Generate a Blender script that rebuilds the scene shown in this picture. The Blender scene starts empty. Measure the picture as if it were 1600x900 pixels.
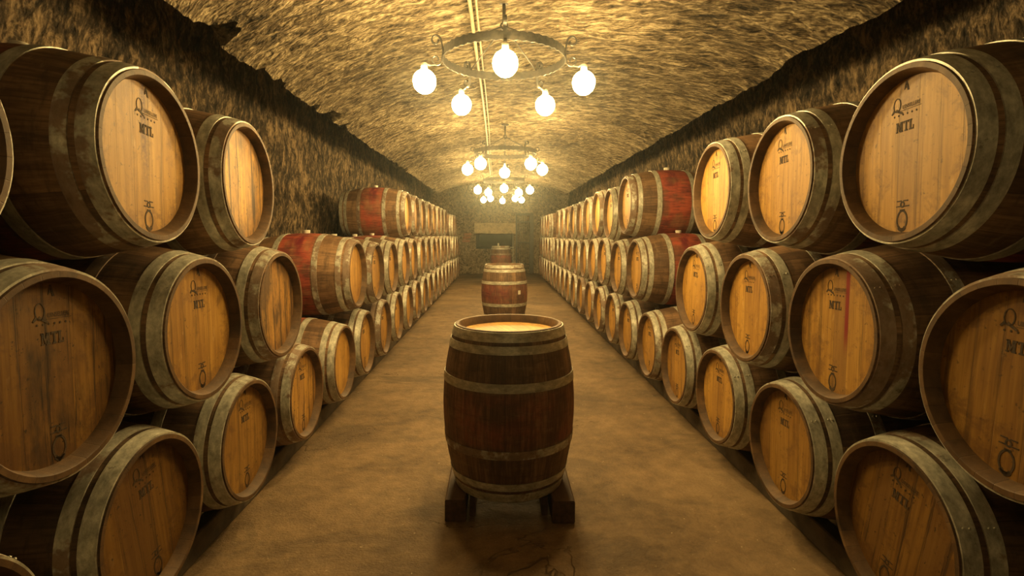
import bpy, math, random
from mathutils import Vector, noise
random.seed(7)
PI = math.pi
C = bpy.context.scene.collection
H = 1.46                      # eye height above the floor

# ------------------------------------------------------------------ helpers
class MB:
    """collects vertices and faces of one mesh"""
    def __init__(s): s.v = []; s.f = []; s.m = []
    def add(s, vs, fs, mi=0):
        b = len(s.v); s.v += [tuple(p) for p in vs]
        s.f += [tuple(i + b for i in f) for f in fs]; s.m += [mi] * len(fs)
    def box(s, x0, x1, y0, y1, z0, z1, mi=0):
        v = [(x0,y0,z0),(x1,y0,z0),(x1,y1,z0),(x0,y1,z0),(x0,y0,z1),(x1,y0,z1),(x1,y1,z1),(x0,y1,z1)]
        s.add(v, [(3,2,1,0),(4,5,6,7),(0,1,5,4),(1,2,6,5),(2,3,7,6),(3,0,4,7)], mi)
    def tube(s, pts, r, n=10, mi=0, closed=False, cap=True):
        pts = [Vector(p) for p in pts]; N = len(pts); rings = []; up = None
        for i, p in enumerate(pts):
            if closed: d = pts[(i+1) % N] - pts[i-1]
            else: d = pts[min(i+1, N-1)] - pts[max(i-1, 0)]
            d.normalize()
            if up is None:
                up = Vector((0,0,1)) if abs(d.z) < .9 else Vector((1,0,0))
            a = d.cross(up); a.normalize(); b = a.cross(d); b.normalize(); up = b
            rr = r[i] if isinstance(r, (list, tuple)) else r
            rings.append([p + a*math.cos(2*PI*k/n)*rr + b*math.sin(2*PI*k/n)*rr for k in range(n)])
        vs = [q for R in rings for q in R]; fs = []
        for i in range(N if closed else N-1):
            j = (i+1) % N
            for k in range(n):
                k2 = (k+1) % n
                fs.append((i*n+k, i*n+k2, j*n+k2, j*n+k))
        if cap and not closed:
            fs.append(tuple(range(n))[::-1]); fs.append(tuple((N-1)*n+k for k in range(n)))
        s.add(vs, fs, mi)
    def strap(s, pts, side, w, t, mi=0):
        """flat bar along pts; side = width direction"""
        side = Vector(side).normalized(); pts = [Vector(p) for p in pts]; N = len(pts); vs = []
        for i, p in enumerate(pts):
            d = (pts[min(i+1,N-1)] - pts[max(i-1,0)]).normalized(); nn = d.cross(side).normalized()
            for a, b in ((-1,-1),(1,-1),(1,1),(-1,1)): vs.append(p + side*w/2*a + nn*t/2*b)
        fs = []
        for i in range(N-1):
            for k in range(4): fs.append((i*4+k, i*4+(k+1)%4, (i+1)*4+(k+1)%4, (i+1)*4+k))
        fs += [(3,2,1,0), tuple((N-1)*4+k for k in range(4))]
        s.add(vs, fs, mi)
    def lathe_y(s, prof, n=64, mi=None, closed=False):
        """prof: (y, r) list, turned about the Y axis; outward when y rises and r>0"""
        vs = []
        for y, r in prof:
            for k in range(n):
                a = 2*PI*k/n; vs.append((math.sin(a)*r, y, math.cos(a)*r))
        P = len(prof)
        for i in range(P if closed else P-1):
            j = (i+1) % P
            fs = [(i*n+k, i*n+(k+1)%n, j*n+(k+1)%n, j*n+k) for k in range(n)]
            b = len(s.v)
            s.f += [tuple(q + b for q in f) for f in fs]; s.m += [mi[i] if mi else 0]*len(fs)
        s.v += vs
    def build(s, name, mats, parent=None, smooth=False, angle=None):
        me = bpy.data.meshes.new(name); me.from_pydata(s.v, [], s.f)
        for m in (mats if isinstance(mats, (list, tuple)) else [mats]): me.materials.append(m)
        me.polygons.foreach_set('material_index', s.m)
        if smooth: me.polygons.foreach_set('use_smooth', [True]*len(me.polygons))
        me.update()
        if angle is not None: me.set_sharp_from_angle(angle=angle)
        o = bpy.data.objects.new(name, me); C.objects.link(o)
        if parent: o.parent = parent
        return o

def tag(o, label=None, cat=None, group=None, kind=None):
    if label: o['label'] = label
    if cat: o['category'] = cat
    if group: o['group'] = group
    if kind: o['kind'] = kind
    return o
def empty(name, loc, rz=0):
    o = bpy.data.objects.new(name, None); C.objects.link(o); o.location = loc; o.rotation_euler = (0,0,rz)
    o.empty_display_size = .1
    return o

# ------------------------------------------------------------------ materials
class NT:
    def __init__(s, name):
        s.mat = bpy.data.materials.new(name); s.mat.use_nodes = True
        s.t = s.mat.node_tree; s.n = s.t.nodes; s.l = s.t.links
        s.b = s.n['Principled BSDF']
    def new(s, typ, **kw):
        n = s.n.new(typ)
        for k, v in kw.items(): setattr(n, k, v)
        return n
    def inp(s, n, i, v):
        if isinstance(v, bpy.types.NodeSocket): s.l.new(v, n.inputs[i])
        elif v is not None: n.inputs[i].default_value = v
    def math(s, op, a, b=None, c=None, clamp=False):
        n = s.new('ShaderNodeMath', operation=op, use_clamp=clamp)
        s.inp(n, 0, a); s.inp(n, 1, b); s.inp(n, 2, c); return n.outputs[0]
    def obj(s):  return s.new('ShaderNodeTexCoord').outputs['Object']
    def sep(s, v):
        n = s.new('ShaderNodeSeparateXYZ'); s.inp(n, 0, v); return n.outputs
    def comb(s, x, y, z):
        n = s.new('ShaderNodeCombineXYZ'); s.inp(n,0,x); s.inp(n,1,y); s.inp(n,2,z); return n.outputs[0]
    def mapping(s, v, scale=(1,1,1), rot=(0,0,0), loc=(0,0,0)):
        n = s.new('ShaderNodeMapping'); s.inp(n,'Vector',v); n.inputs['Scale'].default_value = scale
        n.inputs['Rotation'].default_value = rot; s.inp(n,'Location',loc); return n.outputs[0]
    def noise(s, v, scale, detail=4, rough=.55, w=None, dist=0):
        n = s.new('ShaderNodeTexNoise'); 
        if w is not None: n.noise_dimensions = '4D'; s.inp(n,'W',w)
        s.inp(n,'Vector',v); s.inp(n,'Scale',scale); s.inp(n,'Detail',detail); s.inp(n,'Roughness',rough); s.inp(n,'Distortion',dist)
        return n.outputs['Fac']
    def white(s, v=None, w=None):
        n = s.new('ShaderNodeTexWhiteNoise'); n.noise_dimensions = '2D' if w is None else '4D'
        if w is not None: s.inp(n,'W',w)
        s.inp(n,'Vector',v); return n.outputs['Value']
    def ramp(s, f, stops, interp='LINEAR'):
        n = s.new('ShaderNodeValToRGB'); s.inp(n,0,f); cr = n.color_ramp; cr.interpolation = interp
        while len(cr.elements) < len(stops): cr.elements.new(.5)
        for e, (p, c) in zip(cr.elements, stops):
            e.position = p; e.color = (*c, 1) if len(c) == 3 else c
        return n.outputs[0]
    def step(s, f, a, b):
        n = s.new('ShaderNodeMapRange', interpolation_type='SMOOTHSTEP'); s.inp(n,'Value',f)
        n.inputs['From Min'].default_value = a; n.inputs['From Max'].default_value = b
        return n.outputs[0]
    def mix(s, f, a, b, typ='MIX'):
        n = s.new('ShaderNodeMix', data_type='RGBA', blend_type=typ)
        s.inp(n, 0, f)
        for i, v in ((6,a),(7,b)):
            s.inp(n, i, (*v,1) if isinstance(v, tuple) and len(v)==3 else v)
        return n.outputs[2]
    def attr(s, name):
        n = s.new('ShaderNodeAttribute', attribute_type='OBJECT', attribute_name=name); return n.outputs['Fac']
    def rnd(s): return s.new('ShaderNodeObjectInfo').outputs['Random']
    def bump(s, h, dist=.01, strength=1, normal=None):
        n = s.new('ShaderNodeBump'); n.inputs['Strength'].default_value = strength; n.inputs['Distance'].default_value = dist
        s.inp(n,'Height',h)
        if normal: s.l.new(normal, n.inputs['Normal'])
        return n.outputs[0]
    def out(s, col=None, rough=None, normal=None, metal=None, spec=None):
        if col is not None: s.inp(s.b, 'Base Color', (*col,1) if isinstance(col, tuple) and len(col)==3 else col)
        if rough is not None: s.inp(s.b, 'Roughness', rough)
        if normal is not None: s.inp(s.b, 'Normal', normal)
        if metal is not None: s.inp(s.b, 'Metallic', metal)
        if spec is not None: s.inp(s.b, 'Specular IOR Level', spec)
        return s.mat

BL, BR, ER = .87, .354, .286          # barrel length, belly radius, end radius
NST = 30

def m_staves():
    t = NT('oak_staves'); p = t.obj(); x, y, z = t.sep(p); r = t.rnd(); rw = t.math('MULTIPLY', r, 37.)
    th = t.math('ARCTAN2', x, z); a = t.math('MULTIPLY', th, NST/(2*PI))
    fid = t.math('FLOOR', a); fr = t.math('SUBTRACT', a, fid)
    edge = t.math('MINIMUM', fr, t.math('SUBTRACT', 1., fr))
    seam = t.math('ADD', .45, t.math('MULTIPLY', .55, t.step(edge, .0, .025)))
    sv = t.white(t.comb(fid, rw, 0.))
    grain = t.noise(t.comb(t.math('MULTIPLY', a, 3.2), t.math('MULTIPLY', y, 5.), fid), 1.6, 6, .65, rw)
    blot = t.noise(p, 5., 4, .6, rw)
    f = t.math('ADD', t.math('MULTIPLY', grain, .6), t.math('MULTIPLY', sv, .16)); f = t.math('ADD', f, t.math('MULTIPLY', blot, .25))
    col = t.ramp(f, [(.24,(.03,.018,.011)), (.46,(.115,.064,.034)), (.62,(.25,.145,.075)), (.78,(.42,.27,.15))])
    wth = t.noise(t.comb(t.math('MULTIPLY', th, 1.1), t.math('MULTIPLY', y, 13.), 0.), 2., 5, .7, rw)
    col = t.mix(t.math('MULTIPLY', t.step(wth, .48, .66), .6), col, (.045,.03,.02)); col = t.mix(t.math('MULTIPLY', t.step(wth, .44, .30), .35), col, (.33,.23,.13))
    # wine-red band round the belly between the two belly hoops
    ay = t.math('ABSOLUTE', y); band = t.math('SUBTRACT', 1., t.step(ay, .12, .15))
    band = t.math('MULTIPLY', band, t.attr('redness')); bn = t.step(t.noise(p, 4.5, 4, .65, rw), .36, .66)
    band = t.math('MULTIPLY', band, t.math('ADD', .22, bn), clamp=True)
    red = t.mix(t.step(t.math('ADD', t.math('MULTIPLY', grain, .5), t.math('MULTIPLY', blot, .5)), .36, .62), (.085,.016,.018), (.40,.085,.045))
    col = t.mix(band, col, red)
    # wine spilt from the bung hole
    dx = t.math('ABSOLUTE', y); sp = t.math('MULTIPLY', t.math('SUBTRACT', 1., t.step(dx, .02, .10)), t.step(z, .05, .3))
    sp = t.math('MULTIPLY', sp, t.step(t.noise(t.mapping(p,(1,3,1)), 5., 3, .6, rw), .4, .6)); col = t.mix(sp, col, (.12,.012,.02))
    tone = t.attr('tone'); col = t.mix(1., col, t.comb(tone, tone, tone), 'MULTIPLY')
    col = t.mix(seam, (.02,.012,.008), col)
    h = t.math('ADD', t.math('MULTIPLY', seam, .35), t.math('MULTIPLY', grain, .5))
    return t.out(col, .62, t.bump(h, .004, .9), spec=.35)

def m_chime():
    t = NT('oak_chime'); p = t.obj(); x, y, z = t.sep(p); rw = t.math('MULTIPLY', t.rnd(), 53.)
    a = t.math('MULTIPLY', t.math('ARCTAN2', x, z), NST/(2*PI)); fid = t.math('FLOOR', a); fr = t.math('SUBTRACT', a, fid)
    seam = t.math('ADD', .55, t.math('MULTIPLY', .45, t.step(t.math('MINIMUM', fr, t.math('SUBTRACT', 1., fr)), 0., .03)))
    sv = t.white(t.comb(fid, rw, 1.)); g = t.noise(p, 14., 5, .65, rw)
    f = t.math('ADD', t.math('MULTIPLY', g, .75), t.math('MULTIPLY', sv, .12)); f = t.math('ADD', f, .06)
    col = t.ramp(f, [(.3,(.04,.022,.011)), (.55,(.125,.068,.028)), (.8,(.24,.14,.06))])
    col = t.mix(t.step(t.noise(p, 6., 3, .6, rw), .55, .75), col, (.05,.03,.02))
    col = t.mix(seam, (.03,.018,.01), col)
    return t.out(col, .6, t.bump(t.math('ADD', g, t.math('MULTIPLY', seam, .4)), .004, .7), spec=.3)

def m_head():
    t = NT('oak_head'); p = t.obj(); x, y, z = t.sep(p); rw = t.math('MULTIPLY', t.rnd(), 91.)
    a = t.math('ADD', t.math('DIVIDE', x, .083), t.math('ADD', t.math('MULTIPLY', t.rnd(), .8), 10.))
    fid = t.math('FLOOR', a); fr = t.math('SUBTRACT', a, fid)
    seam = t.math('ADD', .5, t.math('MULTIPLY', .5, t.step(t.math('MINIMUM', fr, t.math('SUBTRACT', 1., fr)), 0., .016)))
    sv = t.white(t.comb(fid, rw, 2.))
    grain = t.noise(t.mapping(p, (46,46,2.2)), 1.5, 6, .62, rw, dist=.3)
    ray = t.noise(t.mapping(p, (20,20,7), (0,.35,0)), 2., 3, .6, rw)
    big = t.noise(p, 3.2, 3, .5, rw)
    f = t.math('ADD', t.math('MULTIPLY', grain, .75), t.math('ADD', t.math('MULTIPLY', sv, .16), t.math('MULTIPLY', big, .35))); f = t.math('SUBTRACT', f, .13)
    col = t.ramp(f, [(.28,(.24,.112,.022)), (.5,(.44,.235,.045)), (.72,(.62,.36,.08))])
    col = t.mix(t.math('MULTIPLY', t.step(ray, .62, .72), .25), col, (.72,.5,.22))
    dirt = t.attr('dirt')
    bl = t.noise(t.mapping(p, (9,9,3)), 1., 5, .7, rw); thr = t.math('SUBTRACT', .78, t.math('MULTIPLY', dirt, .29))
    blm = t.math('MULTIPLY', t.math('SUBTRACT', bl, thr), 7., clamp=True)
    pl = t.step(t.math('ADD', sv, t.math('MULTIPLY', dirt, .3)), .82, 1.02)         # whole stained boards
    col = t.mix(t.math('MULTIPLY', pl, .55), col, (.22,.105,.035))
    sm = t.noise(p, 60., 3, .6, rw); col = t.mix(t.math('MULTIPLY', t.step(sm, .62, .70), t.math('ADD', .4, dirt), clamp=True), col, (.08,.045,.02))
    mo = t.noise(p, 13., 6, .72, rw, dist=.4); rr_ = t.math('SQRT', t.math('ADD', t.math('MULTIPLY', x, x), t.math('MULTIPLY', z, z)))
    wear = t.math('ADD', t.math('MULTIPLY', mo, 1.), t.math('MULTIPLY', t.step(rr_, .14, .26), t.math('ADD', .06, t.math('MULTIPLY', dirt, .12))))
    col = t.mix(t.math('MULTIPLY', t.step(wear, .52, .66), .62), col, (.20,.095,.03))
    col = t.mix(t.math('MULTIPLY', blm, .85), col, (.06,.034,.018))
    fe = t.math('MINIMUM', fr, t.math('SUBTRACT', 1., fr))
    ss = t.noise(t.mapping(p, (60,60,2.4)), 1., 6, .7, rw, dist=.5); ss = t.step(t.math('ADD', ss, t.math('MULTIPLY', t.math('SUBTRACT', .3, fe), .35)), .56, .66)
    col = t.mix(t.math('MULTIPLY', ss, t.math('MULTIPLY', t.math('ADD', dirt, .12), .9), clamp=True), col, (.05,.026,.012))
    # dark drip running down the middle
    dx = t.math('ABSOLUTE', t.math('ADD', x, t.math('MULTIPLY', t.math('SUBTRACT', t.noise(p, 7., 2), .5), .05)))
    st = t.math('MULTIPLY', t.math('SUBTRACT', 1., t.step(dx, .006, .026)), t.step(z, -.2, .1)); st = t.math('MULTIPLY', st, t.attr('drip'))
    col = t.mix(t.math('MULTIPLY', st, t.step(sm, .25, .6), clamp=True), col, (.10,.03,.022))
    dx = t.math('ABSOLUTE', t.math('SUBTRACT', x, .055)); st = t.math('MULTIPLY', t.math('SUBTRACT', 1., t.step(dx, .007, .016)), t.step(z, -.12, .02))
    col = t.mix(t.math('MULTIPLY', st, t.attr('wine'), clamp=True), col, (.24,.012,.010))
    tone = t.attr('tone'); col = t.mix(1., col, t.comb(tone, t.math('POWER', tone, 1.1), t.math('POWER', tone, 1.2)), 'MULTIPLY')
    col = t.mix(seam, (.06,.03,.014), col)
    h = t.math('ADD', t.math('MULTIPLY', grain, .4), t.math('MULTIPLY', seam, .6))
    return t.out(col, .55, t.bump(h, .0025, .8), spec=.35)

def m_hoop():
    t = NT('galvanised_hoop'); p = t.obj(); rw = t.math('MULTIPLY', t.rnd(), 71.)
    x, y, z = t.sep(p); th = t.math('ARCTAN2', x, z)
    g = t.noise(t.comb(t.math('MULTIPLY', th, 2.6), t.math('MULTIPLY', y, 16.), 0.), 2.2, 6, .7, rw)
    n2 = t.noise(p, 26., 5, .7, rw)
    col = t.ramp(g, [(.30,(.19,.185,.15)), (.5,(.44,.43,.36)), (.70,(.76,.74,.63))])
    rust = t.math('ADD', t.noise(p, 5., 5, .7, rw), t.math('MULTIPLY', t.math('SUBTRACT', t.rnd(), .62), .28))
    rm = t.step(rust, .52, .60); col = t.mix(t.math('MULTIPLY', rm, .75), col, t.mix(n2, (.07,.035,.02), (.30,.15,.08)))
    col = t.mix(t.math('MULTIPLY', t.step(n2, .62, .70), .6), col, (.07,.055,.04))
    rough = t.math('ADD', .42, t.math('MULTIPLY', rm, .3))
    return t.out(col, rough, t.bump(t.math('ADD', n2, g), .0025, .6), metal=.2, spec=.5)

def m_stone(name, c0, c1, c2, scale=(1,1,1), rot=(0,0,0), dist=.03, fine=1., mould=None):
    t = NT(name); p = t.new('ShaderNodeNewGeometry').outputs['Position']
    q = t.mapping(t.mapping(p, (1,1,1), rot), scale)
    a = t.noise(q, 9*fine, 8, .68, dist=.6); b = t.noise(q, 26*fine, 5, .7); big = t.noise(p, 1.3, 3, .5)
    v = t.new('ShaderNodeTexVoronoi', feature='DISTANCE_TO_EDGE'); t.inp(v,'Vector',q); v.inputs['Scale'].default_value = 15*fine
    f = t.math('ADD', t.math('MULTIPLY', a, .6), t.math('ADD', t.math('MULTIPLY', b, .32), t.math('MULTIPLY', big, .18)))
    col = t.ramp(f, [(.45,c0), (.54,c1), (.66,c2)])
    h = t.math('ADD', t.math('MULTIPLY', a, 1.), t.math('ADD', t.math('MULTIPLY', b, .35), t.math('MULTIPLY', t.step(v.outputs[0], 0, .25), .18)))
    return t.out(col, .85, t.bump(h, dist, 1.), spec=.25)

def m_floor():
    t = NT('worn_concrete_floor'); p = t.new('ShaderNodeNewGeometry').outputs['Position']
    a = t.noise(p, 1.1, 5, .6, dist=.5); b = t.noise(p, 9., 6, .65); c = t.noise(p, 90., 3, .6)
    f = t.math('ADD', t.math('MULTIPLY', a, .5), t.math('ADD', t.math('MULTIPLY', b, .35), t.math('MULTIPLY', c, .15)))
    col = t.ramp(f, [(.36,(.085,.056,.03)), (.5,(.185,.122,.064)), (.64,(.30,.205,.11))])
    st = t.noise(t.mapping(p, (.8,1.6,1)), 1.6, 5, .65, dist=.8); col = t.mix(t.math('MULTIPLY', t.step(st, .50, .66), .6), col, (.085,.058,.034))
    cn = t.math('ABSOLUTE', t.math('SUBTRACT', t.noise(p, .9, 6, .6, dist=.6), .5)); cr = t.math('SUBTRACT', 1., t.step(cn, 0, .0035)); cr = t.math('MULTIPLY', cr, t.step(t.noise(p, .7, 2), .5, .6)); col = t.mix(t.math('MULTIPLY', cr, .6), col, (.07,.045,.025))
    sp = t.step(t.noise(p, 38., 3, .6), .69, .74); col = t.mix(t.math('MULTIPLY', sp, .6), col, (.6,.5,.33))
    h = t.math('SUBTRACT', t.math('ADD', t.math('MULTIPLY', b, .8), t.math('MULTIPLY', c, .25)), cr)
    return t.out(col, .7, t.bump(h, .02, .8), spec=.3)

def m_plain(name, c0, c1, rough=.6, metal=0, scale=12, bump=.003):
    t = NT(name); p = t.obj(); n = t.noise(p, scale, 5, .65)
    return t.out(t.mix(t.step(n, .3, .7), c0, c1), rough, t.bump(n, bump, .7), metal=metal)

def m_timber():
    t = NT('dark_timber'); p = t.obj(); n = t.noise(t.mapping(p, (14,1.2,14)), 2., 6, .65); r = t.noise(p, 3., 3)
    col = t.ramp(n, [(.3,(.03,.018,.012)), (.7,(.13,.07,.04))]); col = t.mix(t.step(r, .55, .7), col, (.10,.03,.02))
    return t.out(col, .7, t.bump(n, .005, .8))

STAVES, CHIME, HEAD, HOOP = m_staves(), m_chime(), m_head(), m_hoop()
MARK = m_plain('branding_ink', (.022,.013,.007), (.075,.042,.016), .8, scale=60)
BUNG = m_plain('silicone_bung', (.62,.58,.48), (.78,.74,.62), .5)
VAULT = m_stone('picked_tuff_vault', (.014,.010,.006), (.20,.15,.088), (.78,.65,.42), (.45,1.5,1.), (0,0,.38), .14, 1.5)
WALLS = m_stone('rough_tuff_wall', (.010,.008,.006), (.09,.065,.04), (.50,.36,.21), (1.,1.,.5), (.25,0,0), .12, 1.4)
ENDST = m_stone('end_wall_stone', (.08,.06,.038), (.38,.28,.165), (.80,.62,.40), (1,1,1), (0,0,0), .10, 1.5)
VOIDST = m_plain('shade_painted_niche_stone', (.012,.013,.013), (.03,.032,.032), .95)  # near-black colour paints in the unlit depth of the niche
LINTEL = m_stone('pale_lintel_stone', (.35,.28,.17), (.6,.48,.3), (.8,.66,.44), (1,1,1), (0,0,0), .03, .7)
FLOOR = m_floor()
IRON = m_plain('black_wrought_iron', (.03,.03,.028), (.07,.062,.05), .5, .6, 30)
PIPE = m_plain('painted_conduit', (.26,.20,.13), (.38,.30,.2), .55, 0, 20)
TIMBER = m_timber(); RAIL = m_plain('old_grey_timber', (.035,.026,.018), (.09,.066,.04), .8, scale=9)
BRICK = m_plain('red_brick', (.30,.12,.06), (.5,.24,.13), .85)
PALE = m_plain('white_paint', (.6,.58,.5), (.75,.72,.62), .5)
SOCKET = m_plain('ivory_lamp_holder', (.55,.5,.38), (.7,.65,.5), .4)
LAMP_L = 235.0
HAZE = .0046
def m_glow(k=1.):
    m = bpy.data.materials.new('glowing_bulb_glass'); m.use_nodes = True; n = m.node_tree.nodes; b = n['Principled BSDF']
    b.inputs['Base Color'].default_value = (1,.95,.85,1); b.inputs['Emission Color'].default_value = (1,.68,.25,1)
    b.inputs['Emission Strength'].default_value = LAMP_L*k
    return m
GLOW = m_glow(); GLOW_DIM = m_glow(.11)

# ------------------------------------------------------------------ the barrel
def rad(y): return BR - (BR-ER)*(abs(y)/(BL/2))**2
def stave_mesh():
    mb = MB(); hl = BL/2; prof = []; mi = []
    ys = [-hl + BL*i/32 for i in range(33)]
    # inner chime (front), end face, outside, end face, inner chime (rear)
    prof += [(-hl+.048, ER-.036), (-hl+.041, ER-.032), (-hl+.003, ER-.0215), (-hl, ER-.018)]; mi += [1,1,1,1]
    prof += [(-hl, ER-.003)]; mi += [1]
    for y in ys[1:-1]: prof.append((y, rad(y))); mi.append(0)
    prof += [(hl, ER-.003)]; mi += [1]
    prof += [(hl, ER-.018), (hl-.003, ER-.0215), (hl-.048, ER-.036)]; mi += [1,1,1]
    mi[4] = 0; mi[4+len(ys)-2] = 0
    mb.lathe_y(prof, 72, mi)
    return mb
def hoop_mesh(y0, y1, th=.004):
    mb = MB(); n = 6; prof = [(y0, rad(y0)-.003)]
    prof += [(y0+(y1-y0)*i/n, rad(y0+(y1-y0)*i/n)+th) for i in range(n+1)]
    prof += [(y1, rad(y1)-.003)]
    mb.lathe_y(prof, 72, [0]*len(prof), closed=True)
    # riveted overlap
    for yy in ((y0*2+y1)/3, (y0+y1*2)/3):
        a = .9; r = rad(yy)+th+.001
        mb.tube([(math.sin(a)*r, yy, math.cos(a)*r), (math.sin(a)*(r+.003), yy, math.cos(a)*(r+.003))], [.005,.003], 8)
    return mb
def head_mesh():
    mb = MB(); n = 72; y = -BL/2+.043; r = ER-.0325
    vs = [(0,y,0)] + [(math.sin(2*PI*k/n)*r, y, math.cos(2*PI*k/n)*r) for k in range(n)]
    vs += [(0,y+.02,0)] + [(math.sin(2*PI*k/n)*r, y+.02, math.cos(2*PI*k/n)*r) for k in range(n)]
    fs = []
    for k in range(n):
        k2 = (k+1) % n
        fs += [(0, k2+1, k+1), (n+1, n+2+k, n+2+k2), (k+1, k2+1, n+2+k2, n+2+k)]
    mb.add(vs, fs); return mb
HY = -BL/2+.043-.0004
def flat(mb, poly, off=0.):
    """polygon in the head plane, thickness .6 mm"""
    n = len(poly); vs = [(px, HY-.0006-off, pz) for px, pz in poly] + [(px, HY+.0006, pz) for px, pz in poly]
    fs = [tuple(range(n)), tuple(range(2*n-1, n-1, -1))] + [(i, i+n, (i+1)%n+n, (i+1)%n) for i in range(n)]
    mb.add(vs, fs)
def rect(mb, x0, x1, z0, z1, off=0.): flat(mb, [(x0,z0),(x1,z0),(x1,z1),(x0,z1)], off)
def ringf(mb, cx, cz, ra, rb, wa, wb, n=28, a0=0, a1=2*PI):
    for k in range(n):
        t0 = a0+(a1-a0)*k/n; t1 = a0+(a1-a0)*(k+1)/n
        flat(mb, [(cx+ra*math.cos(t0), cz+rb*math.sin(t0)), (cx+ra*math.cos(t1), cz+rb*math.sin(t1)),
                  (cx+(ra-wa)*math.cos(t1), cz+(rb-wb)*math.sin(t1)), (cx+(ra-wa)*math.cos(t0), cz+(rb-wb)*math.sin(t0))][::-1])
def text_into(mb, s, x, z, size, bold=.0, sx=1.):
    cu = bpy.data.curves.new('lettering', 'FONT'); cu.body = s; cu.size = size; cu.align_x = 'CENTER'; cu.offset = bold; cu.resolution_u = 3
    o = bpy.data.objects.new('lettering', cu); C.objects.link(o)
    dg = bpy.context.evaluated_depsgraph_get(); me = bpy.data.meshes.new_from_object(o.evaluated_get(dg))
    mb.add([(x+v.co.x*sx, HY-.0006, z+v.co.y) for v in me.vertices], [tuple(p.vertices) for p in me.polygons])
    bpy.data.objects.remove(o); bpy.data.curves.remove(cu); bpy.data.meshes.remove(me)

logo = MB()
ringf(logo, -.045, .158, .020, .024, .0045, .003)
flat(logo, [(-.055,.139),(-.047,.146),(-.012,.128),(-.02,.124)]); flat(logo, [(-.075,.133),(-.062,.146),(-.055,.139),(-.07,.130)])
text_into(logo, 'UINSELLERE', .028, .140, .0185, .0003, .92)
rect(logo, -.022, .078, .1345, .1358)
for i in range(6): ringf(logo, -.058+.0225*i, .122, .0035, .0035, .0035, .0035, 8)
for i, (x, y, z) in enumerate(logo.v): logo.v[i] = (x*.84, y, z+.017)
stamp = MB()
def slab(mb, x, z, w, h, kind):
    s = w*.30; t = h*.14
    if kind == 'M':
        rect(mb, x, x+w*.16, z, z+h); rect(mb, x+w*.66, x+w*.98, z, z+h)
        flat(mb, [(x,z+h),(x+w*.40,z+h*.10),(x+w*.54,z+h*.34),(x+w*.28,z+h)][::-1], .0001); flat(mb, [(x+w*.38,z+h*.10),(x+w*.52,z+h*.10),(x+w*.84,z+h),(x+w*.64,z+h)], .0002)
        rect(mb, x-w*.08, x+w*.26, z, z+t, .0001); rect(mb, x+w*.56, x+w*1.08, z, z+t, .0001); rect(mb, x-w*.08, x+w*.2, z+h-t, z+h, .0001); rect(mb, x+w*.7, x+w*1.08, z+h-t, z+h, .0003)
    if kind == 'T':
        rect(mb, x, x+w, z+h-t, z+h); rect(mb, x+w*.36, x+w*.64, z, z+h, .0001); rect(mb, x+w*.2, x+w*.8, z, z+t, .0002)
        rect(mb, x, x+w*.10, z+h*.76, z+h, .0001); rect(mb, x+w*.90, x+w, z+h*.76, z+h, .0001)
    if kind == 'L':
        rect(mb, x+w*.1, x+w*.48, z, z+h); rect(mb, x, x+w*.62, z+h-t, z+h, .0001); rect(mb, x, x+w, z, z+t, .0002); rect(mb, x+w*.86, x+w, z, z+h*.4, .0001)
slab(stamp, -.042, .070, .030, .034, 'M'); slab(stamp, -.006, .070, .024, .034, 'T'); slab(stamp, .021, .070, .022, .034, 'L')
for i, (x, y, z) in enumerate(stamp.v): stamp.v[i] = (x*.86-.001, y, z+.012)
letter = MB()
flat(letter, [(-.003,.246),(.003,.246),(.013,.214),(.005,.214)][::-1]); flat(letter, [(-.003,.246),(.001,.240),(-.006,.219),(-.009,.219)][::-1], .0001); rect(letter, -.005, .007, .224, .2265, .0002)
crest = MB()
ringf(crest, 0, -.212, .024, .034, .006, .006); ringf(crest, 0, -.222, .023, .029, .012, .012, 10, PI*1.2, PI*1.8)
flat(crest, [(-.015,-.238),(.015,-.238),(0,-.254)]); rect(crest, -.027, -.007, -.168, -.164); rect(crest, .008, .029, -.168, -.164)
rect(crest, -.024, -.004, -.150, -.146); rect(crest, .004, .024, -.150, -.146); ringf(crest, .0, -.160, .010, .011, .005, .005, 14)
rect(crest, -.010, .010, -.182, -.176)

for q_ in (logo, stamp, letter, crest): q_.v = [(x-.016, y, z) for x, y, z in q_.v]
def bung_mesh():
    mb = MB(); r = BR
    mb.tube([(0,0,r-.012), (0,0,r+.004), (0,0,r+.022), (0,0,r+.026)], [.024,.027,.030,.027], 20); return mb

hl = BL/2
HOOPS = [('chime_hoop', -hl+.006, -hl+.052), ('quarter_hoop', -hl+.070, -hl+.110), ('bilge_hoop', -hl+.246, -hl+.290),
         ('bilge_hoop', hl-.290, hl-.246), ('quarter_hoop', hl-.110, hl-.070), ('chime_hoop', hl-.052, hl-.006)]
proto = {}
def make_prototype():
    root = empty('wine_barrel', (0,0,0))
    kids = []
    kids.append(stave_mesh().build('staves', [STAVES, CHIME], root, True, math.radians(40)))
    for n, a, b in HOOPS: kids.append(hoop_mesh(a, b).build(n, HOOP, root, True, math.radians(35)))
    hd = head_mesh().build('head', HEAD, root); kids.append(hd)
    rear = head_mesh().build('head', HEAD, root)
    for v in rear.data.vertices: v.co.y = -v.co.y
    rear.data.flip_normals(); kids.append(rear)
    kids.append(bung_mesh().build('bung', BUNG, root, True, math.radians(40)))
    marks = [stampmb.build(n, MARK, hd) for n, stampmb in (('cooper_logo', logo), ('toast_stamp', stamp), ('top_letter', letter), ('crest_stamp', crest))]
    return root, kids, hd, marks
P_ROOT, P_KIDS, P_HEAD, P_MARKS = make_prototype()
first = [True]
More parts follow.
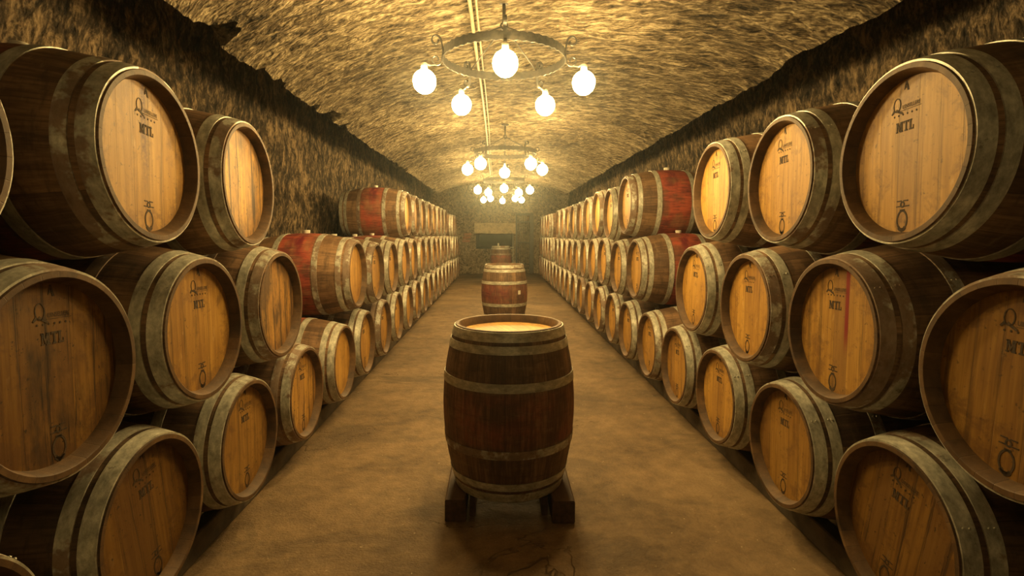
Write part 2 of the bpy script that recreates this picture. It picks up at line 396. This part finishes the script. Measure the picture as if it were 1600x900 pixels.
def barrel(loc, rz, roll=0., upright=False, marks=True, label='', group=None, red=.6, dirt=.3, drip=0., wine=0., tone=1., wood=None, bung=True):
    if first[0]: root = P_ROOT
    else: root = P_ROOT.copy(); C.objects.link(root)
    root.location = loc; root.rotation_euler = (0,0,rz)
    tag(root, label, 'barrel', group)
    for k in P_KIDS:
        if k.name.startswith('bung') and not bung: continue
        c = k if first[0] else k.copy()
        if not first[0]: C.objects.link(c); c.parent = root
        if upright: c.rotation_euler = (-PI/2, 0, 0); c.location = (0,0,BL/2)
        else: c.rotation_euler = (0, roll, 0); c.location = (0,0,BR)
        c['tone'] = float(tone); c['redness'] = float(red); c['dirt'] = float(dirt); c['drip'] = float(drip); c['wine'] = float(wine)
        if c.name.startswith('staves') : c['tone'] = float(wood if wood else tone)
        if k is P_HEAD:
            for m in P_MARKS:
                if first[0]: continue
                if marks: d = m.copy(); C.objects.link(d); d.parent = c; d.location.x = .034 if loc[0] < 0 else 0
    first[0] = False
    return root

ORD = ['','first','second','third','fourth','fifth','sixth','seventh','eighth','ninth','tenth','eleventh','twelfth','thirteenth','fourteenth',
       'fifteenth','sixteenth','seventeenth','eighteenth','nineteenth','twentieth','twenty-first']
D = .711
def rowlist(vals, step, end, skip=()):
    o = list(vals)
    while o[-1] + step < end: o.append(o[-1] + step)
    return o
R1 = rowlist([1.672,2.387,3.141,3.901,4.646,5.402,6.172,6.938,7.718,8.49], .762, 16.9)
R2 = rowlist([1.296,2.034,2.760,3.558,5.130,5.842,6.656,7.399,8.13,8.87], .762, 12.4) + [13.44,14.2,14.96,15.72,16.48]
R3 = rowlist([1.728,2.461,3.253,5.438,6.253,7.02,7.78,8.52], .762, 12.0) + [13.8,14.56,15.32,16.08]
L1 = rowlist([1.05,1.805,2.528,3.281,4.081,4.835,5.625,6.39,7.19,7.94], .76, 16.6)
L2 = rowlist([1.449,2.162,2.920,4.556,5.278,6.04,6.86,7.62,8.40], .76, 13.3) + [14.45,15.21,15.97]
L3 = rowlist([1.06,1.868,2.581,7.32,8.08], .76, 13.2) + [14.84,15.60]
def zrow(ys, below, zb):
    out = []
    for y in ys:
        nb = sorted((abs(y-b), zz) for b, zz in zip(below, zb))[:2]
        out.append(max(zz + math.sqrt(max(D*D - d*d, 0)) for d, zz in nb if d < D))
    return out
TIER = {1:'bottom', 2:'middle', 3:'top'}
LOOK = {  # side, tier, index -> look; low tone on nearest barrels paints in light falloff
 ('R',3,0): dict(label='large top-tier barrel on the right with clean amber head and sharp black stamp', dirt=.22, red=.9, tone=1.0),
 ('R',3,1): dict(label='top-tier barrel on the right with wine-dark belly, second from the camera', red=1., dirt=.2, tone=1.05),
 ('R',3,2): dict(label='top-tier barrel on the right with the palest head, last before the gap', dirt=.1, tone=1.15),
 ('R',3,3): dict(label='top-tier barrel on the right whose bright red belly shows past the gap', red=1.7, dirt=.1, tone=1.1),
 ('R',2,0): dict(label='large barrel cut off by the right edge, middle tier, nearest the camera', dirt=.3, tone=.65),
 ('R',2,1): dict(label='middle-tier barrel on the right with a red wine drip down its head', wine=1., dirt=.35, tone=.88),
 ('R',2,2): dict(label='clean orange-headed barrel in the right middle tier, third from the camera', dirt=.05, tone=1.05),
 ('R',2,3): dict(label='barrel in the right middle tier, fourth from the camera, just before the gap', dirt=.1, tone=1.05),
 ('R',2,4): dict(label='middle-tier barrel on the right whose crimson belly shows past the gap', red=1.5, dirt=.1),
 ('R',1,0): dict(label='stained, shade-toned barrel at the lower right corner, nearest of the bottom tier', dirt=.65, tone=.5),
 ('R',1,1): dict(label='bottom-tier barrel on the right with bluish hoop, second from the camera', dirt=.2, tone=.7),
 ('R',1,2): dict(label='bottom-tier barrel on the right with pale blue hoop, third from the camera', dirt=.2),
 ('R',1,3): dict(label='bottom-tier barrel on the right with smudged stamp, fourth from the camera', dirt=.6),
 ('L',3,0): dict(label='barrel cut off by the left edge, top tier, only its rim showing', dirt=.5, tone=.7),
 ('L',3,1): dict(label='large top-tier barrel on the left with a dark drip down its head', drip=1., dirt=.35, tone=1.05, red=.8),
 ('L',3,2): dict(label='mouldy yellow-headed top-tier barrel on the left, last before the long gap', dirt=1.0, tone=1.3),
 ('L',3,3): dict(label='top-tier barrel on the left lying fully exposed after the long gap', red=1., dirt=.1, tone=1.1, wood=1.35),
 ('L',2,0): dict(label='huge shade-toned barrel with streaky boards at the left edge, middle tier, nearest the camera', dirt=.9, tone=.5),
 ('L',2,1): dict(label='middle-tier barrel on the left with orange head and broad grey hoop, second from the camera', dirt=.35, tone=.85),
 ('L',2,2): dict(label='middle-tier barrel on the left with black-streaked yellow boards, before the gap', dirt=1.3, tone=1.05),
 ('L',2,3): dict(label='middle-tier barrel on the left whose red belly shows past the gap', red=1.7, dirt=.1, wood=1.3, tone=1.05),
 ('L',1,0): dict(label='shadowed barrel in the lower left corner, only its dark rim showing', dirt=.6, tone=.7),
 ('L',1,1): dict(label='reddish-brown headed barrel low on the left, cut by the bottom edge', dirt=.6, tone=.42),
 ('L',1,2): dict(label='bottom-tier barrel on the left with a scratched head, third from the camera', dirt=.3, tone=.65),
 ('L',1,3): dict(label='bottom-tier barrel on the left with mould at its chime, fourth from the camera', dirt=.85),
 ('L',1,4): dict(label='plain amber-headed barrel in the left bottom tier, fifth from the camera', dirt=.15, wood=1.2, red=.8),
}
NOMARK = {('L',3,0),('L',3,2),('L',2,2),('L',1,0),('L',2,3),('L',1,4)}
ROLL = {('R',1,0):9,('L',1,1):-6,('R',3,0):-3,('L',3,1):4,('L',2,0):2}
rr = random.Random(11)
for side, rows in (('R', (R1,R2,R3)), ('L', (L1,L2,L3))):
    zb = [.460]*len(rows[0]); below = rows[0]; zs = [zb]
    for r in rows[1:]:
        z = zrow(r, below, zb); zs.append(z); zb = z; below = r
    for ti, (ys, zz) in enumerate(zip(rows, zs), 1):
        for i, (y, z) in enumerate(zip(ys, zz)):
            key = (side, ti, i); kw = dict(LOOK.get(key, {}))
            face = ({1:1.331,2:1.318,3:1.307}[ti] if side == 'R' else -{1:1.200,2:1.192,3:1.180 if i < 3 else 1.226}[ti]) + rr.uniform(-.006,.006)
            if key in (('R',2,4),): face = 1.335
            cx = face + (BL/2 if side == 'R' else -BL/2)
            yaw = math.radians(rr.uniform(-.5,.5) + ((2.1 if ti == 3 and i in (1,2) else 0) if side == 'L' else 0))
            rz = (-PI/2 if side == 'R' else PI/2) + yaw
            n = i + 1
            where = 'right' if side == 'R' else 'left'
            if 'label' not in kw:
                N = len(ys)
                back = N - i
                if back <= 7: pos = ('last' if back == 1 else ORD[back] + ' from the far end') + (' before the end wall' if back == 1 else '')
                else: pos = ORD[n] + ' from the camera'
                kw['label'] = f'oak barrel lying in the {TIER[ti]} tier of the {where} stack, {pos}'
            kw.setdefault('red', rr.choice([.1,.3,.5,.8])); kw.setdefault('dirt', rr.uniform(.05,.35)); kw.setdefault('tone', rr.uniform(.92,1.1))
            barrel((cx, y, z-BR), rz, math.radians(ROLL.get(key, rr.uniform(-3,3))), marks=(y < 7 and key not in NOMARK),
                   group=f'{TIER[ti]} tier of barrels in the {where} stack', **kw)

# centre row of standing barrels
barrel((.058, 2.79, .12), .35, upright=True, marks=False, label='big standing barrel nearest in the middle aisle, on two dark timbers', group='standing barrels along the aisle', red=.4, dirt=.2, tone=1.25, wood=1.0, bung=False)
b2 = barrel((.10, 8.05, .135), 2.2, upright=True, marks=False, label='second standing barrel in the aisle, red-bellied with a small white tag', group='standing barrels along the aisle', red=.8, tone=1., wood=.9, bung=False)
barrel((.105, 17.1, .215), 1.2, upright=True, marks=False, label='farthest standing barrel in the aisle, below the dark niche with a candle on it', group='standing barrels along the aisle', red=.8, tone=1., wood=.9, bung=False)
mb = MB(); yf = -.346
mb.box(-.022,.022, -.004,.0, -.03,.03)
tg = mb.build('tag', PALE, b2); a = math.radians(38) - 2.2
tg.location = (.3505*math.sin(math.radians(38)+2.2-PI*0), 0, .47)
wa = math.radians(-52) ; wx, wy = math.cos(wa)*.3535, math.sin(wa)*.3535      # world direction of the tag around the barrel
ca, sa = math.cos(-2.2), math.sin(-2.2)
tg.location = (wx*ca - wy*sa, wx*sa + wy*ca, .46); tg.rotation_euler = (0,0,wa+PI/2-2.2)

# timbers
def timber(name, x0, x1, y0, y1, z0, z1, label, group=None, cat='timber'):
    mb = MB(); cx, cy = (x0+x1)/2, (y0+y1)/2; e = .006
    L = (y1-y0)/2; w = (x1-x0)/2; n = max(2, int((y1-y0)/.25))
    sec = [(-w+e,0),(w-e,0),(w,e),(w,z1-z0-e),(w-e,z1-z0),(-w+e,z1-z0),(-w,z1-z0-e),(-w,e)]
    vs = []; k = len(sec)
    for i in range(n+1):
        yy = -L + 2*L*i/n
        for (a, b) in sec: vs.append((a+noise.noise(Vector((yy*2,a*9,b*9)))*.002, yy, max(0, b+(noise.noise(Vector((yy*2+9,a*9,b*9)))*.001 if b > .02 else 0))))
    fs = [tuple(range(k))[::-1]][0:0]
    for i in range(n):
        for j in range(k): fs.append((i*k+j, i*k+(j+1)%k, (i+1)*k+(j+1)%k, (i+1)*k+j))
    fs.append(tuple(range(k))); fs.append(tuple(n*k+j for j in range(k))[::-1])
    mb.add(vs, fs); o = mb.build(name, RAIL if name == 'support_rail' else TIMBER); o.location = (cx, cy, z0)
    o.data.flip_normals()
    return tag(o, label, cat, group)
G = 'timbers under the standing barrels'
timber('timber_beam', -.273, -.166, 2.55, 3.25, 0, .118, 'left dark timber under the nearest standing barrel', G)
timber('timber_beam', .273, .388, 2.52, 3.25, 0, .118, 'right dark timber under the nearest standing barrel', G)
timber('timber_batten', -.150, -.118, 2.60, 3.2, 0, .10, 'thin batten inside the left timber of the nearest standing barrel', G)
timber('timber_batten', .225, .257, 2.60, 3.2, 0, .10, 'thin batten inside the right timber of the nearest standing barrel', G)
timber('timber_beam', -.22, -.10, 7.70, 8.45, 0, .134, 'left timber under the second standing barrel', G)
timber('timber_beam', .26, .38, 7.70, 8.45, 0, .134, 'right timber under the second standing barrel', G)
timber('timber_beam', -.20, -.08, 16.75, 17.5, 0, .214, 'left block under the farthest standing barrel', G)
timber('timber_beam', .28, .40, 16.75, 17.5, 0, .214, 'right block under the farthest standing barrel', G)
for cx, sd in ((1.766,'right'), (-1.635,'left')):
    for dx, io in ((-.24, 'inner' if cx > 0 else 'outer'), (.24, 'outer' if cx > 0 else 'inner')):
        nm = ('aisle-side' if io == 'inner' else 'wall-side')
        timber('support_rail', cx+dx-.04, cx+dx+.04, .3, 17.25, 0, .117, f'long {nm} timber rail carrying the {sd} barrel stack', 'rails under the stacks', 'rail')
# candle on the far barrel
mb = MB(); mb.tube([(0,0,0),(0,0,.004),(0,0,.12),(0,0,.126)], [.025,.027,.026,.015], 14); mb.tube([(0,0,.12),(0,0,.14)], .003, 6)
o = mb.build('candle', PALE, None, True); o.location = (.02, 17.05, .215+BL-.043); tag(o, 'short white candle standing on the farthest upright barrel', 'candle')

# ------------------------------------------------------------------ chandeliers
def chandelier_parts():
    root = empty('chandelier', (0,0,0)); kids = []
    R = .40
    mb = MB(); n = 96; w, t = .052, .006
    vs = []; fs = []
    for k in range(n):
        a = 2*PI*k/n; c, s_ = math.cos(a), math.sin(a)
        zz = .0035*(1 if k % 2 else -1)
        for r, z in ((R-t/2,-w/2+zz),(R+t/2,-w/2+zz),(R+t/2,w/2-zz),(R-t/2,w/2-zz)): vs.append((c*r, s_*r, z))
    for k in range(n):
        j = (k+1) % n
        for q in range(4): fs.append((k*4+q, k*4+(q+1)%4, j*4+(q+1)%4, j*4+q))
    mb.add(vs, fs); kids.append((mb.build('ring', IRON, root), []))
    mb = MB(); mb.tube([(0,0,.21),(0,0,.36)], .011, 10); mb.tube([(math.cos(a)*.022,0,.20+math.sin(a)*.022) for a in [2*PI*i/16 for i in range(16)]], .006, 8, closed=True)
    mb.tube([(0,0,.335),(0,0,.345),(0,0,.36)], [.02,.045,.05], 16)
    kids.append((mb.build('stem', IRON, root, True), []))
    for i in range(5):
        a = -PI/2 + 2*PI*i/5; c, s_ = math.cos(a), math.sin(a); side = (-s_, c, 0)
        def P(r, z): return (c*r, s_*r, z)
        mb = MB(); mb.tube([P(.012,.195), P(R-.004,.02)], .0048, 8); kids.append((mb.build('rod', IRON, root, True), []))
        # C-scroll: back against the ring, both ends curling outwards
        top, bot = [], []
        for k in range(26):
            u = k/25; ang = -PI*.0 + u*PI*2.1; rr_ = .036*(1-.62*u)
            top.append((R+.016 + .034 - math.cos(ang)*rr_, .058 + math.sin(ang)*rr_))
        bot = [(r, -z) for r, z in top]
        pts = [P(r, z) for r, z in bot[::-1]] + [P(R+.010, -.03), P(R+.006, 0), P(R+.010, .03)] + [P(r, z) for r, z in top]
        mb = MB(); mb.strap(pts, side, .020, .006)
        mb.tube([P(R+.06,-.088), P(R+.09,-.094), P(R+.118,-.084), P(R+.125,-.098)], .007, 8)
        arm = mb.build('scroll_arm', IRON, root)
        mb = MB(); rb = .525
        mb.tube([P(rb,-.083), P(rb,-.088), P(rb,-.128), P(rb,-.134)], [.012,.020,.021,.018], 14); so = mb.build('lamp_holder', SOCKET, arm, True)
        mb = MB(); nn, mm = 14, 20; prof = []
        for k in range(nn+1):
            ph = PI*k/nn; rr_ = math.sin(ph)*.072*(1+.02*math.cos(ph)); zz = -.198 + math.cos(ph)*.074
            prof.append((rr_, zz))
        vs = []; fs = []
        for (rr_, zz) in prof:
            for q in range(mm): b = 2*PI*q/mm; vs.append((c*rb+math.cos(b)*max(rr_,.0005), s_*rb+math.sin(b)*max(rr_,.0005), zz))
        for k in range(nn):
            for q in range(mm): fs.append((k*mm+q, (k+1)*mm+q, (k+1)*mm+(q+1)%mm, k*mm+(q+1)%mm))
        mb.add(vs, fs); bu = mb.build('bulb', GLOW, arm, True)
        kids.append((arm, [so, bu]))
    return root, kids
CR, CK = chandelier_parts()
CH = [((.045, 3.57, 1.145+H), 0, 'nearest and largest ring chandelier of black scrolled iron with five glowing bulbs'),
      ((.10, 6.98, 1.055+H), PI/5, 'second ring chandelier from the camera, hanging below a ceiling hook'),
      ((.12, 10.35, 1.035+H), 0, 'third ring chandelier from the camera'),
      ((.13, 13.75, 1.085+H), PI/5, 'farthest ring chandelier, nearly hidden behind the glare of the third'),
      ((.03, -.9, 1.15+H), PI/5, 'dim ring chandelier hanging behind the viewer, outside the picture')]
for i, (loc, rz, lab) in enumerate(CH):
    if i == 0: r = CR
    else:
        r = CR.copy(); C.objects.link(r)
        for k, sub in CK:
            c = k.copy(); C.objects.link(c); c.parent = r
            for q in sub:
                d = q.copy(); C.objects.link(d); d.parent = c
                if i == 4 and q.name.startswith('bulb'): d.material_slots[0].link = 'OBJECT'; d.material_slots[0].material = GLOW_DIM
    r.location = loc; r.rotation_euler = (0,0,rz); tag(r, lab, 'chandelier', 'ring chandeliers under the vault')

# ------------------------------------------------------------------ the cellar
XL, XR = -2.40, 2.60; LL, LR = -1.655, 1.955; YB, YV, YE = -4.0, 15.0, 19.5; ZT = 2.05+H
def fb(x, y, z, o=4):
    return noise.fractal(Vector((x,y,z)), 1.0, 2.0, o)
def vz(x):
    a = -LL if x < 0 else LR
    return 1.13 + .35*max(0., 1-(x/a)**2)**.8
def structure(o): return tag(o, kind='structure')
# vault
mb = MB(); NX = 118; NY = int((YV-YB)/.028); vs = []
xs = [LL + (LR-LL)*.5*(1-math.cos(PI*i/NX)) for i in range(NX+1)]
for j in range(NY+1):
    y = YB + (YV-YB)*j/NY
    jl = fb(y*1.6, 3.1, 0)*.05 + fb(y*6, 9.1, 0)*.025 + max(0, fb(y*2.3, 17.3, 5)-.28)*.35
    jr = fb(y*1.3, 7.7, 0)*.045 + fb(y*6, 2.1, 4)*.02
    for i, x in enumerate(xs):
        z = vz(x)
        e = 1.
        tl = max(0, 1-(x-LL)/.25); tr = max(0, 1-(LR-x)/.25)
        xx = x + jl*tl - jr*tr
        z += fb(x*1.1, y*1.1, 4.)*.022 + fb(x*2.5+y*1.2, y*9-x*3, 1.5)*.016 + fb(x*16, y*26, 2.5, 2)*.006
        z += abs(jl)*tl*.55 + abs(jr)*tr*.4
        vs.append((xx, y, z+H))
W = NX+1
fs = [(j*W+i, (j+1)*W+i, (j+1)*W+i+1, j*W+i+1) for j in range(NY) for i in range(NX)]
mb.add(vs, fs)
# undersides rising from the rough lips to the side walls, and the far edge of the vault
base = len(mb.v)
for s_, col, xw in ((-1, 0, XL-.1), (1, NX, XR+.1)):
    b0 = len(mb.v); M = 6
    for j in range(0, NY+1):
        lx, y, lz = vs[j*W+col]
        for k in range(1, M+1):
            u = k/M; mb.v.append((lx+(xw-lx)*u, y, lz+(ZT-lz)*(u**.6) + fb(lx*3+u*4, y*3, 8)*.03*(1 if k < M else 0)))
    for j in range(NY):
        for k in range(M):
            def idx(jj, kk): return jj*W+col if kk == 0 else b0 + jj*M + kk-1
            f = (idx(j,k), idx(j,k+1), idx(j+1,k+1), idx(j+1,k))
            mb.f.append(f if s_ < 0 else f[::-1]); mb.m.append(0)
b0 = len(mb.v)
for i in range(NX+1):
    x, y, z = vs[NY*W+i]; mb.v.append((x, YV, ZT))
for i in range(NX):
    mb.f.append((NY*W+i, b0+i, b0+i+1, NY*W+i+1)); mb.m.append(0)
structure(mb.build('ceiling_vault', VAULT, None, True, math.radians(60)))
def grid(mb, o, u, v, nu, nv, disp, flip=False):
    o, u, v = Vector(o), Vector(u), Vector(v); b = len(mb.v); nrm = u.cross(v).normalized() * (-1 if flip else 1)
    for j in range(nv+1):
        for i in range(nu+1):
            p = o + u*(i/nu) + v*(j/nv); mb.v.append(tuple(p + nrm*disp(p)))
    for j in range(nv):
        for i in range(nu):
            f = (b+j*(nu+1)+i, b+j*(nu+1)+i+1, b+(j+1)*(nu+1)+i+1, b+(j+1)*(nu+1)+i)
            mb.f.append(f[::-1] if flip else f); mb.m.append(0)
wd = lambda p: fb(p.x*.9, p.y*.9, p.z*1.2)*.05 + fb(p.x*5, p.y*5, p.z*3.5)*.022 + fb(p.x*22, p.y*22, p.z*14, 2)*.007
ny = int((YE-YB)/.04)
mb = MB(); grid(mb, (XL,YB,.0), (0,YE-YB,0), (0,0,1.2), ny//3, 12, wd, False); grid(mb, (XL,YB,1.2), (0,YE-YB,0), (0,0,ZT-1.2), ny, 58, wd, False)
structure(mb.build('wall_left', WALLS, None, True))
mb = MB(); grid(mb, (XR,YB,.0), (0,YE-YB,0), (0,0,1.2), ny//3, 12, wd, True); grid(mb, (XR,YB,1.2), (0,YE-YB,0), (0,0,ZT-1.2), ny, 58, wd, True)
structure(mb.build('wall_right', WALLS, None, True))
mb = MB(); grid(mb, (XL-.2,YB,0), (XR-XL+.4,0,0), (0,0,ZT), 60, 40, lambda p: fb(p.x,p.y,p.z)*.04, True); structure(mb.build('wall_back', WALLS, None, True))
mb = MB(); grid(mb, (XL-.2,YV-.1,ZT-.02), (XR-XL+.4,0,0), (0,YE-YV+.3,0), 60, 50, lambda p: fb(p.x,p.y,p.z)*.05, True); structure(mb.build('ceiling_end_bay', WALLS, None, True))
mb = MB(); grid(mb, (XL-.2,YB-.2,0), (XR-XL+.4,0,0), (0,YE-YB+1.5,0), 60, 240, lambda p: fb(p.x*.8,p.y*.8,0)*.006-.004, False); structure(mb.build('floor', FLOOR, None, True))
# end wall with a niche and a doorway
ew = lambda p: fb(p.x*1.4, 3, p.z*1.4)*.10 + fb(p.x*5, 8, p.z*5)*.045
mb = MB(); NXa, NXb, NZa, NZb = -.80, .60, .92, 1.47; DX0, DX1, DZ = .70, 1.26, 2.16
XA, XB = XL-.2, XR+.2
def ewg(x0, x1, z0, z1): grid(mb, (x0,YE,z0), (x1-x0,0,0), (0,0,z1-z0), max(2,int((x1-x0)/.05)), max(2,int((z1-z0)/.05)), ew, False)
ewg(XA, NXa, 0, ZT); ewg(NXa, NXb, 0, NZa); ewg(NXa, NXb, NZb, ZT); ewg(NXb, DX0, 0, ZT); ewg(DX0, DX1, DZ, ZT); ewg(DX1, XB, 0, ZT)
def pocket(x0, x1, z0, z1, d):
    z = lambda p: fb(p.x*3,p.y*3,p.z*3)*.02
    a, b = YE-.04, YE+d
    grid(mb, (x0,a,z0), (0,b-a,0), (0,0,z1-z0), 10, 12, z, False); grid(mb, (x1,a,z0), (0,b-a,0), (0,0,z1-z0), 10, 12, z, True)
    grid(mb, (x0,a,z1), (x1-x0,0,0), (0,b-a,0), 12, 10, z, True); grid(mb, (x0,a,z0), (x1-x0,0,0), (0,b-a,0), 12, 10, z, False)
    grid(mb, (x0,b,z0), (x1-x0,0,0), (0,0,z1-z0), 12, 12, z, False)
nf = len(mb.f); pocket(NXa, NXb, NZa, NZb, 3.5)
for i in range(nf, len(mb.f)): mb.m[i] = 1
pocket(DX0, DX1, .004, DZ, .45)
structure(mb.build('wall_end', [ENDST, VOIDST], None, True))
mb = MB(); n = 24
for i in range(n):
    pass
prof = [(0,1.47),(-.16,1.49),(-.17,1.56),(-.06,1.86),(.02,1.88)]
vs = []
for i in range(n+1):
    x = -.86 + 1.52*i/n
    for (dy, z) in prof: vs.append((x, YE-.02+dy+fb(x*4,dy*6,z*5)*.03, z+fb(x*4+9,dy*6,z*5)*.02))
k = len(prof); fs = [(i*k+j, (i+1)*k+j, (i+1)*k+j+1, i*k+j+1) for i in range(n) for j in range(k-1)]
fs += [tuple(range(k)), tuple(n*k+j for j in range(k))[::-1]]
mb.add(vs, fs); tag(mb.build('stone_lintel', LINTEL, None, True, math.radians(50)), 'pale sloping stone lintel over the dark niche in the end wall', 'lintel')
# iron gate in the doorway
g = empty('iron_gate', (.98, YE-.05, 0)); tag(g, 'dark iron bar gate in the doorway beside the niche, end wall', 'gate')
mb = MB(); mb.box(-.32,-.26,-.06,.02,0,2.2); mb.box(.20,.34,-.08,.03,0,2.2); mb.box(-.32,.34,-.07,.02,2.14,2.22); mb.build('frame', IRON, g)
for i in range(6):
    mb = MB(); x = -.20+.075*i; mb.tube([(x,-.02,.05),(x,-.02,2.14)], .008, 8); mb.build('bar', IRON, g, True)
for z in (.35, 1.15, 1.9):
    mb = MB(); mb.box(-.26,.20,-.03,-.012,z-.02,z+.02); mb.build('crossbar', IRON, g)
# rail beside the niche, bricks
p = empty('handrail', (.56, YE-.22, 0)); tag(p, 'thin pale metal rail standing beside the dark niche', 'rail')
mb = MB(); mb.tube([(0,0,0),(.0,0,1.5)], .012, 8); mb.build('post', PALE, p, True)
mb = MB(); mb.tube([(-.2,0,.98),(.04,0,.98)], .012, 8); mb.build('crossbar', PALE, p, True)
for i, (x, z) in enumerate(((-1.13,1.33),(-1.10,1.45),(-1.16,1.21))):
    mb = MB(); mb.box(-.14,.14,-.07,.06,-.045,.045); o = mb.build('brick', BRICK); o.location = (x, YE-.03, z); o.rotation_euler = (0,.04*(i-1),0)
    tag(o, ['middle','topmost','lowest'][i] + ' of three red bricks set in the end wall left of the niche', 'brick', 'bricks in the end wall')
# conduit along the crown
def ceil(x, y): return vz(x) + fb(x*1.1, y*1.1, 4.)*.022
for x, r, lab in ((-.165,.014,'thicker pale cable conduit running along the crown of the vault'), (-.125,.008,'thin cable beside the thicker conduit along the vault crown')):
    mb = MB(); mb.tube([(x-.01*math.sin(y*.7), y, ceil(x,y)+H-.03) for y in [YB+.1+i*.3 for i in range(int((YV-YB-.3)/.3))]], r, 10)
    tag(mb.build('cable_conduit', PIPE, None, True), lab, 'conduit', 'cables along the vault crown')

hz = bpy.data.materials.new('cellar_haze'); hz.use_nodes = True; nt = hz.node_tree; nt.nodes.clear()
vo = nt.nodes.new('ShaderNodeVolumeScatter'); vo.inputs['Color'].default_value = (.9,1,.96,1); vo.inputs['Density'].default_value = HAZE; vo.inputs['Anisotropy'].default_value = .84
mo = nt.nodes.new('ShaderNodeOutputMaterial'); nt.links.new(vo.outputs[0], mo.inputs['Volume'])
mb = MB(); mb.box(XL-.25, XR+.25, YB-.15, YE+1., -.05, ZT+.1)
tag(mb.build('haze', hz), 'thin damp haze hanging in the cellar air', 'haze', kind='stuff')

# ------------------------------------------------------------------ light, camera
w = bpy.data.worlds.new('cellar_dark'); bpy.context.scene.world = w; w.use_nodes = True
w.node_tree.nodes['Background'].inputs[0].default_value = (0,0,0,1); w.node_tree.nodes['Background'].inputs[1].default_value = 0
cam = bpy.data.cameras.new('camera'); co = bpy.data.objects.new('camera', cam); C.objects.link(co)
co.location = (0,0,H); co.rotation_euler = (math.radians(90-5.862), 0, math.radians(-1.552))
cam.sensor_width = 36; cam.lens = 820.4/1600*36; cam.clip_start = .05; cam.clip_end = 100
sc = bpy.context.scene; sc.camera = co
sc.view_settings.view_transform = 'Standard'; sc.view_settings.look = 'None'; sc.view_settings.exposure = 0; sc.view_settings.gamma = 1
sc.view_settings.use_curve_mapping = False
sc.cycles.use_denoising = True
sc.cycles.max_bounces = 4; sc.cycles.volume_bounces = 0; sc.cycles.use_adaptive_sampling = True; sc.cycles.adaptive_threshold = .03; sc.cycles.diffuse_bounces = 2
sc.cycles.use_light_tree = True
